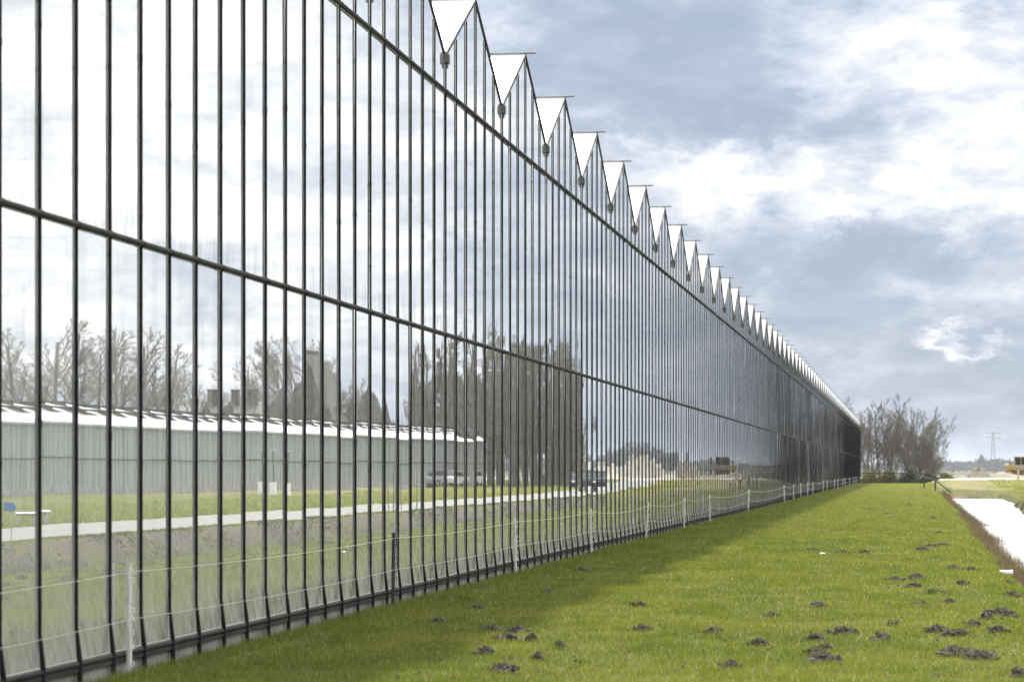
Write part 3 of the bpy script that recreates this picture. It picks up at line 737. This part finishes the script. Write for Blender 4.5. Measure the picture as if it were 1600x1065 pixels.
# ------------------------------------------------------------------ building land: heaps, stakes, bulldozer
def heap(name, x, y, w_, d_, h_, m, label, seed, z=None):
    rs = np.random.default_rng(seed); n, k = 28, 14; V = []; F = []
    for i in range(k+1):
        r_ = i/k
        for j in range(n):
            a = 2*math.pi*j/n; q = r_*(1+.12*math.sin(2*a+seed)+.08*math.sin(5*a+seed*2)+.03*rs.normal())
            zz = h_*((.5+.5*math.cos(math.pi*r_))*(1+.18*math.sin(3*a+seed+4*r_)) + .05*rs.normal()*(1-r_)) - (.15 if i == k else 0)
            V.append((q*math.cos(a)*w_/2, q*math.sin(a)*d_/2, zz))
    for i in range(k):
        for j in range(n): F.append((i*n+j, i*n+(j+1) % n, (i+1)*n+(j+1) % n, (i+1)*n+j))
    o = MB().add(V, F).build(name, m, smooth=True)
    o.location = (x, y, float(height(np.array(x), np.array(y))) if z is None else z); tag(o, label, 'heap'); return o
heap('soil_heap', 11.0, 396, 5.0, 6, 1.45, M['heap'], 'rounded grey brown soil heap behind the pale yard, left of the bulldozer', 2)
heap('soil_heap', 7.3, 392, 4.2, 5, 1.05, M['heap'], 'low flat soil heap nearest the bare trees', 4)
heap('soil_heap', 22.0, 404, 8.5, 8, 2.3, M['heap'], 'large dark grey soil heap in front of the bulldozer tracks', 6)
heap('sand_heap', 27.0, 385, 10, 10, 2.9, M['sand'], 'pale sand heap mirrored in the middle of the glass wall', 8)
heap('sand_heap', 34.0, 395, 9, 9, 2.1, M['sand'], 'lower pale sand heap to the right of the big one', 9)
heap('sand_bank', 14.0, 408, 16, 7, .8, M['dry'], 'long low bank of pale sand behind the soil heaps', 10)
for x, y, h_, lab in ((13.7, 322, 1.05, 'tallest yellow stake at the edge of the pale yard'), (14.6, 324, .75, 'short yellow stake beside the tallest one'), (15.3, 321, .9, 'yellow stake nearest the heap of rubble')):
    o = MB().box((-.13, -.1, -.2), (.13, .1, h_)).add([(-.13, -.1, h_), (.13, -.1, h_), (.13, .1, h_), (-.13, .1, h_), (0, 0, h_+.12)], [(0, 1, 4), (1, 2, 4), (2, 3, 4), (3, 0, 4)]).build('marker_stake', M['stake'])
    o.location = (x, y, float(height(np.array(x), np.array(y)))); tag(o, lab, 'stake', 'yellow stakes by the yard')
# bulldozer, nose to the left (-x)
dz = empty('bulldozer', (15.9, 430, .62)); tag(dz, 'dusty yellow bulldozer with a dark glazed cab standing on the building land', 'bulldozer')
def track(yc):
    t = MB(); n = 16; r_ = .52; pts = []
    for q in range(n+1): a = math.pi/2+math.pi*q/n; pts.append((.9+r_*math.cos(a), .56+r_*math.sin(a)))
    for q in range(n+1): a = -math.pi/2+math.pi*q/n; pts.append((4.0+r_*math.cos(a), .56+r_*math.sin(a)))
    t.prism(pts, yc-.28, yc+.28, 'y')
    o = t.build('track', M['track'], dz)
    for xx_ in (.9, 4.0): MB().tube([(xx_, yc-.31, .56), (xx_, yc+.31, .56)], .36, 14).build('sprocket', M['yellow'], o)
    rl = MB()
    for q in range(5): rl.tube([(1.5+q*.48, yc-.30, .26), (1.5+q*.48, yc+.30, .26)], .15, 10)
    rl.build('roller', M['track'], o)
track(-1.0); track(1.0)
h = MB(); h.prism([(.35, .95), (.30, 1.85), (1.75, 2.05), (1.75, .8)], -.55, .55, 'y'); h.box((1.75, -.8, .8), (4.2, .8, 1.55)); h.build('hood', M['yellow'], dz)
MB().box((.285, -.42, 1.0), (.30, .42, 1.7)).build('radiator_grille', M['track'], dz)
MB().box((.30, -.5, 1.86), (.85, .5, 2.12)).build('work_light', M['whitepaint'], dz)
f = MB()
for xx_, zz in ((1.8, 3.15), (3.75, 3.15)):
    for yv in (-.75, .75): f.box((xx_-.06, yv-.06, 1.5), (xx_+.06, yv+.06, zz))
f.box((1.76, -.8, 1.5), (1.84, .8, 2.15)); f.box((2.75, -.81, 1.5), (2.85, -.70, 3.1)); f.box((2.75, .70, 1.5), (2.85, .81, 3.1))
cab = f.build('cab', M['yellow'], dz)
MB().box((1.66, -.92, 3.12), (3.9, .92, 3.26)).build('cab_roof', M['yellow'], cab)
q = MB().box((1.82, -.74, 2.15), (1.85, .74, 3.12)).box((3.70, -.74, 1.6), (3.73, .74, 3.12)).box((1.86, -.765, 1.9), (3.69, -.745, 3.12)).box((1.86, .745, 1.9), (3.69, .765, 3.12)); q.build('window', M['glassdark'], cab)
MB().tube([(1.05, .35, 1.9), (1.05, .35, 3.0)], .07, 8).build('exhaust', M['track'], dz)
bl = MB(); prof = [(-.95, .05), (-1.12, .35), (-1.15, .7), (-1.0, 1.15), (-.9, 1.12), (-1.04, .7), (-1.0, .35), (-.85, .08)]; bl.prism(prof, -1.75, 1.75, 'y'); bld = bl.build('blade', M['track'], dz)
MB().box((-1.0, -1.42, .3), (1.6, -1.30, .55)).box((-1.0, 1.30, .3), (1.6, 1.42, .55)).build('push_arm', M['yellow'], dz)
MB().box((4.2, -.5, .6), (4.9, .5, 1.3)).box((4.7, -.2, .15), (4.95, .2, .9)).build('ripper', M['track'], dz)

# pylon
py = empty('pylon', (63, 1900, 0)); tag(py, 'tall lattice power pylon with two pairs of crossarms above the far trees', 'pylon')
HP = 29.5; t = MB()
legs = [[(sx*(2.0-1.55*z/HP), sy*(2.0-1.55*z/HP), z) for z in np.linspace(0, HP, 9)] for sx, sy in ((1,1),(1,-1),(-1,-1),(-1,1))]
for L in legs: t.tube(L, .16, 4)
for i in range(8):
    for a in range(4):
        t.tube([legs[a][i], legs[(a+1) % 4][i+1]], .07, 3); t.tube([legs[(a+1) % 4][i], legs[a][i+1]], .07, 3)
t.build('tower', M['pylon'], py)
for z in (HP-.6, HP-3.8):
    MB().tube([(-5.2, 0, z), (0, 0, z+.5), (5.2, 0, z)], .13, 4).tube([(-5.2, 0, z), (0, 0, z-.5), (5.2, 0, z)], .10, 4).build('crossarm', M['pylon'], py)
    for xq in (-5, -3, 3, 5): MB().tube([(xq, 0, z-.1), (xq, 0, z-1.3)], .10, 5).build('insulator', M['pylon'], py)

# far woods
def mass(name, x0, x1, y0, depth, hfun, n, label):
    x = rng.uniform(x0, x1, n); y = y0+rng.uniform(0, depth, n); hh = hfun(x)
    z = hh*np.sqrt(rng.uniform(0, 1, n))*(1+.15*rng.normal(0, 1, n)); z = np.abs(z)
    s_ = rng.uniform(.35, 1.0, n)*y0/1500
    t1 = rng.normal(0, 1, (n, 3)); t1[:, 2] = np.abs(t1[:, 2])+.6; t1 /= np.linalg.norm(t1, axis=1)[:, None]
    t2 = np.cross(t1, rng.normal(0, 1, (n, 3))); t2 /= np.linalg.norm(t2, axis=1)[:, None]
    c = np.stack([x, y, z], -1)
    V = np.stack([c-t1*s_[:, None]*1.4, c+t2*s_[:, None]*.5, c+t1*s_[:, None]*1.4, c-t2*s_[:, None]*.5], 1).reshape(-1, 3)
    return tag(np_mesh(name, V, np.arange(4*n).reshape(-1, 4), M['far']), label, 'wood', kind='stuff')
hf = lambda x: 4.6+1.6*np.sin(x*.045)+1.5*np.sin(x*.11+1)+2.0*np.abs(np.sin(x*.021+2))
mass('far_wood', -250, 850, 3500, 120, lambda x: 2*hf(x/2), 52000, 'low dark line of far trees along the horizon')
hf2 = lambda x: 6.5+2.6*np.sin(x*.07+1)+1.6*np.sin(x*.19)
mass('far_wood', 170, 600, 2100, 80, lambda x: 2*hf2(x/2), 30000, 'dark belt of trees mirrored in the middle of the glass')
def far_tree(x, y, H, rx, n, label):
    c = rng.normal(0, .42, (n, 3)); z = rng.beta(1.4, 2.0, n)*H; rad = rx*(1.05-z/H)**.8
    V0 = np.stack([c[:, 0]*rad, c[:, 1]*rad, z], -1); s_ = rng.uniform(.5, 1.5, n)
    t1 = rng.normal(0, .5, (n, 3)); t1[:, 2] += 1; t1 /= np.linalg.norm(t1, axis=1)[:, None]
    t2 = np.cross(t1, rng.normal(0, 1, (n, 3))); t2 /= np.linalg.norm(t2, axis=1)[:, None]
    V = np.stack([V0-t1*s_[:, None], V0+t2*s_[:, None]*.5, V0+t1*s_[:, None], V0-t2*s_[:, None]*.5], 1).reshape(-1, 3)
    r = empty('far_tree', (x, y, 0)); np_mesh('crown', V, np.arange(4*n).reshape(-1, 4), M['far'], r)
    MB().tube([(0, 0, -1), (0, 0, H*.7)], [.9, .3], 6).build('trunk', M['bark'], r)
    tag(r, label, 'tree', 'trees standing above the far wood')
far_tree(98, 3400, 22.5, 10.4, 3000, 'pointed far tree to the left of the pylon')
far_tree(120, 3440, 17.0, 10.0, 2600, 'rounded far tree at the foot of the pylon')
far_tree(142, 3440, 14.0, 12.0, 2400, 'low far tree between the pylon and the bulldozer')

# ------------------------------------------------------------------ what the glass mirrors: old greenhouse, farm, trees, cars
og = empty('old_greenhouse', (31.1, 262, 0), 0.0); tag(og, 'low old greenhouse with white roof and grey glass side, beyond the road', 'greenhouse')
ang = math.atan2(31.1-44.0, 262-130.0)           # its side leans away from the road
og.rotation_euler = (0, 0, -ang)
LEN = 330; HW = 4.45; HR = 6.05; WD = 4.2
MB().box((-.05, -LEN, -.2), (.25, 0, .45)).build('plinth', M['plinth'], og)
MB().box((0.02, -LEN, .45), (.06, 0, HW)).build('side_glass', M['oldglass'], og)
t = MB()
for k in range(0, 300): 
    yv = -k*.8; t.box((-.02, yv-.025, .45), (.02, yv+.025, HW))
t.build('glazing_bars', M['galv'], og)
tag(og.children[-1], kind='stuff')
MB().box((-.06, -LEN, 2.28), (-.021, 0, 2.36)).build('mid_rail', M['rail'], og)
MB().box((-.14, -LEN, HW), (.06, 0, HW+.14)).build('gutter', M['galv'], og)
MB().add([(-.0, -LEN, HW+.13), (0, 0, HW+.13), (WD, 0, HR), (WD, -LEN, HR)], [(0, 1, 2, 3)]).add([(WD, -LEN, HR), (WD, 0, HR), (2*WD, 0, HW+.13), (2*WD, -LEN, HW+.13)], [(0, 1, 2, 3)]).build('roof', M['oldroof'], og)
MB().add([(.03, 0, 0), (2*WD, 0, 0), (2*WD, 0, HW+.1), (WD, 0, HR-.03), (.03, 0, HW+.1)], [(0, 1, 2, 3, 4)]).build('end_glass', M['oldglass'], og)
vent0 = None
for k in range(56):
    if vent0 is None:
        v = MB(); th = math.atan2(HR-HW-.13, WD); th2 = th-R(9)
        for (x0, z0, L) in ((WD*.98, HR+.03, 2.2),):
            p0 = (x0, z0); p1 = (x0-L*math.cos(th2), z0-L*math.sin(th2))
            v.prism([p0, p1, (p1[0], p1[1]-.05), (p0[0], p0[1]-.05)], -1.05, 1.05, 'y')
        vent0 = v.build('roof_vent', M['oldroof'], og); vv = vent0
        MB().box((WD*.98-2.2*math.cos(th2)-.05, -1.08, HR+.03-2.2*math.sin(th2)-.10), (WD*.98-2.2*math.cos(th2)+.01, 1.08, HR+.03-2.2*math.sin(th2)-.02)).build('vent_edge', M['rail'], vent0)
        MB().box((WD*.98-2.2*math.cos(th2)-.02, 1.052, HR+.0-2.2*math.sin(th2)-.06), (WD*.98, 1.09, HR-.02)).build('vent_side', M['rail'], vent0)
    else: vv = copy_tree(vent0, og)
    vv.location = (0, -2.2-k*3.2, 0)

def house(name, x, y, rz, w_, d_, hw, hr, wall, roof, label, chimneys=(), windows=True):
    r = empty(name, (x, y, 0), rz); tag(r, label, 'house')
    MB().box((-w_/2, -d_/2, -.2), (w_/2, d_/2, hw)).build('wall', wall, r)
    ov = .5
    rf = MB(); rf.prism([(-w_/2-ov, hw-.25), (0, hr), (w_/2+ov, hw-.25), (w_/2+ov, hw-.02), (0, hr+.28), (-w_/2-ov, hw-.02)][::-1], -d_/2-ov, d_/2+ov, 'y'); ro = rf.build('roof', roof, r)
    MB().prism([(-w_/2, hw-.01), (w_/2, hw-.01), (0, hr-.1)], -d_/2+.05, d_/2-.05, 'y').build('gable', wall, r)
    for cx, cy_ in chimneys:
        MB().box((cx-.35, cy_-.35, hr-1.6), (cx+.35, cy_+.35, hr+1.2)).box((cx-.42, cy_-.42, hr+1.2), (cx+.42, cy_+.42, hr+1.35)).build('chimney', M['brick'], ro)
    if windows:
        for q in (-.28, .28):
            wn = MB().box((-w_/2-.04, q*d_-.6, 1.0), (-w_/2-.003, q*d_+.6, 2.3)).build('window', M['whitepaint'], r)
            MB().box((-w_/2-.05, q*d_-.5, 1.1), (-w_/2-.041, q*d_+.5, 2.2)).build('pane', M['glassdark'], wn)
def hipped_barn(x, y, rz, w_, d_, hw, hr, rl, label):
    r = empty('barn', (x, y, 0), rz); tag(r, label, 'barn')
    MB().box((-w_/2, -d_/2, -.2), (w_/2, d_/2, hw)).build('wall', M['brick'], r)
    a, b_ = w_/2+.5, d_/2+.5
    ro = MB().add([(-a, -b_, hw-.3), (a, -b_, hw-.3), (a, b_, hw-.3), (-a, b_, hw-.3), (0, -rl/2, hr), (0, rl/2, hr)], [(0, 1, 4), (1, 2, 5, 4), (2, 3, 5), (3, 0, 4, 5), (3, 2, 1, 0)]).build('roof', M['thatch'], r)
    MB().tube([(0, -rl/2-.1, hr), (0, rl/2+.1, hr)], .22, 6).build('ridge', M['tile'], ro)
    MB().box((-a*.62, -1.2, hw+(hr-hw)*.25), (-a*.40, 1.2, hw+(hr-hw)*.46)).build('dormer', M['tile'], ro)
    MB().box((-w_/2-.05, -1.6, 0), (-w_/2-.003, 1.6, 3.0)).build('door', M['wood'], r)
def mirrored(u, zc):
    xc = (u-800)/4039*zc
    return -2*5.93-(xc*math.cos(YAW)-zc*math.sin(YAW)), xc*math.sin(YAW)+zc*math.cos(YAW)
x, y = mirrored(372, 236); house('farmhouse', x, y, R(25), 6, 5.2, 3.6, 7.6, M['brick'], M['tile'], 'dark roofed farmhouse with two chimneys behind the old greenhouse', ((0, -1.9), (0, 1.9)))
x, y = mirrored(484, 236); hipped_barn(x, y, R(8), 8.5, 7.8, 3.2, 12.4, 3.6, 'large steep hipped thatched barn behind the old greenhouse')
x, y = mirrored(577, 246); hipped_barn(x, y, R(20), 4.6, 4.2, 3.0, 10.4, .8, 'narrow steep thatched barn to the right of the large one')
G2 = 'bare trees behind the old greenhouse'; G3 = 'row of tall bare poplars beyond the old greenhouse'
import itertools
mir = [(-15,230,12.5,0),(35,215,13.5,1),(80,220,15.0,0),(118,225,13.0,1),(150,215,13.6,0),(190,222,14.0,1),(222,216,13.6,0),(262,222,12.6,1),(300,230,11.0,0),(330,236,9.5,1),(385,238,12.5,0),(420,246,13.8,1),(455,255,15.0,0),(505,262,15.0,1),(545,268,13.5,0)]
for i, (u, zc, hh, v) in enumerate(mir):
    x, y = mirrored(u, zc)
    plant('broad', v, x, y, hh/12.0, 'bare broad tree, %s from the left in the mirrored row behind the old greenhouse' % ORD[i], G2, sxy=.95)
pop = [(640,305,15),(668,300,16.5),(700,296,17),(728,290,17.5),(752,285,17.5),(778,262,16.0),(800,258,15.6),(818,262,15.2),(838,258,15.0),(858,255,14.6),(876,252,14.2),(893,248,12.0),(908,246,9.8),(789,256,14.6),(809,252,14.8),(829,250,14.4),(848,250,14.2),(867,248,13.8),(886,243,12.6),(655,298,15.4),(684,300,16),(714,292,16.6),(740,290,16.8)]
for i, (u, zc, hh) in enumerate(sorted(pop)):
    x, y = mirrored(u, zc)
    plant('poplar', i, x, y, hh/12.0, 'tall bare poplar, %s from the left in the mirrored poplar row' % ORD[i], G3)

def car(x, y, rz, paint, label, s=1.0):
    r = empty('parked_car', (x, y, float(height(np.array(x), np.array(y)))+.04), rz); r.scale = (s, s, s); tag(r, label, 'car', 'cars parked beyond the ditch')
    prof = [(-2.1, .35), (-2.15, .75), (-2.0, .95), (-.95, 1.02), (1.55, 1.02), (2.05, .95), (2.15, .6), (2.1, .35)]
    MB().prism(prof, -.85, .85, 'y').build('body', paint, r)
    cb = MB(); lo_, hi_ = [(-1.1, 1.02), (1.7, 1.02)], [(-.45, 1.5), (1.2, 1.5)]
    cb.add([(-1.1, -.78, 1.02), (1.75, -.78, 1.02), (1.75, .78, 1.02), (-1.1, .78, 1.02), (-.4, -.64, 1.48), (1.3, -.64, 1.48), (1.3, .64, 1.48), (-.4, .64, 1.48)],
           [(0, 3, 2, 1), (4, 5, 6, 7), (0, 1, 5, 4), (1, 2, 6, 5), (2, 3, 7, 6), (3, 0, 4, 7)])
    cb.build('window', M['glassdark'], r)
    MB().box((-.42, -.66, 1.482), (1.32, .66, 1.54)).build('roof', paint, r)
    for xx_ in (-1.3, 1.35):
        for yv in (-.8, .8):
            wh = MB().tube([(xx_, yv-.1, .32), (xx_, yv+.1, .32)], .33, 14).build('wheel', M['tyre'], r)
            MB().tube([(xx_, yv-.112, .32), (xx_, yv+.112, .32)], .19, 10).build('rim', M['galv'], wh)
    for yv in (-.6, .6):
        MB().box((-2.16, yv-.17, .68), (-2.10, yv+.17, .82)).build('headlight', M['whitepaint'], r)
paints = [mat('silver_car_paint', (.45, .46, .47), None, 1, .3, .5), mat('dark_blue_car_paint', (.03, .04, .06), None, 1, .3, .3), mat('white_car_paint', (.72, .72, .72), None, 1, .3), mat('black_car_paint', (.02, .02, .02), None, 1, .25)]
for (u, zc, p_, lab) in ((680, 246, 0, 'silver car, leftmost of those by the end of the old greenhouse'), (716, 249, 2, 'white car beside the silver one at the old greenhouse'),
                         (907, 190, 3, 'black car nearest the poplars on the concrete road'), (932, 196, 1, 'dark blue car behind the black one on the road')):
    x, y = mirrored(u, zc)
    car(x, y, R(80) if u > 800 else R(100+u%17), paints[p_], lab)

# small things mirrored near the left edge
r = empty('arrow_sign', (7.55, 54.5, 0), R(25)); tag(r, 'blue arrow shaped sign on a thin post beside the road', 'sign')
MB().tube([(0, 0, -.2), (0, 0, .92)], .018, 8).build('post', M['galv'], r)
MB().prism([(-.02, .70), (-.10, .80), (-.02, .90)], -.01, .01, 'y')
q = MB(); q.prism([(-.20, .79), (-.12, .885), (.20, .885), (.17, .79), (.20, .695), (-.12, .695)], -.012, .012, 'y'); so = q.build('sign_board', M['blue'], r); so.location = (0, -.03, 0)
r = empty('low_barrier', (12.9, 71, 0), R(18)); tag(r, 'low grey tubular barrier in the grass verge across the road', 'barrier')
MB().tube([(0, -.6, .36), (0, .6, .34)], .055, 10).build('tube', M['galv'], r)
for yv in (-.45, .45): MB().box((-.04, yv-.04, -.2), (.04, yv+.04, .31)).build('leg', M['galv'], r)
for u, zc, lab in ((407, 170, 'left of two lamp poles in front of the old greenhouse'), (427, 168, 'right lamp pole with a white cabinet at its foot')):
    x, y = mirrored(u, zc); r = empty('lamp_pole', (x, y, 0)); tag(r, lab, 'lamp', 'lamp poles by the old greenhouse')
    MB().tube([(0, 0, -.2), (0, 0, 2.9)], [.05, .035], 8).build('pole', M['rail'], r)
    MB().box((-.1, -.75, 2.86), (.1, .75, 2.93)).build('lamp_head', M['galv'], r)
    MB().box((-.25, -.55, -.1), (.15, -.12, .8)).build('cabinet', M['whitepaint'], r)
for u, zc, hh, lab in ((608, 101, 3.0, 'leftmost thin bare stake beside the road'), (613, 99, 2.6, 'middle thin bare stake beside the road'), (619, 98, 3.1, 'thin bare stake right of the other two'), (650, 104, 3.0, 'thin stake standing apart from its three neighbours')):
    x, y = mirrored(u, zc); o = MB().tube([(0, 0, -.1), (.03, .02, hh*.5), (-.02, 0, hh)], [.022, .018, .012], 6).build('tree_stake', M['bark']); o.location = (x, y, 0); tag(o, lab, 'stake', 'thin stakes beside the road')

# ------------------------------------------------------------------ air
hz = MB().box((-7100, -3100, -3), (7100, 9100, 40)); m = bpy.data.materials.new('thin_air'); m.use_nodes = True; t = NT(m.node_tree)
o = t.new('ShaderNodeOutputMaterial'); v = t.new('ShaderNodeVolumePrincipled'); v.inputs['Color'].default_value = (.84, .91, 1.0, 1); v.inputs['Anisotropy'].default_value = .2; v.inputs['Density'].default_value = .00007
t.set(o.inputs['Volume'], v.outputs[0])
HAZE = hz.build('haze', m); tag(HAZE, kind='stuff')
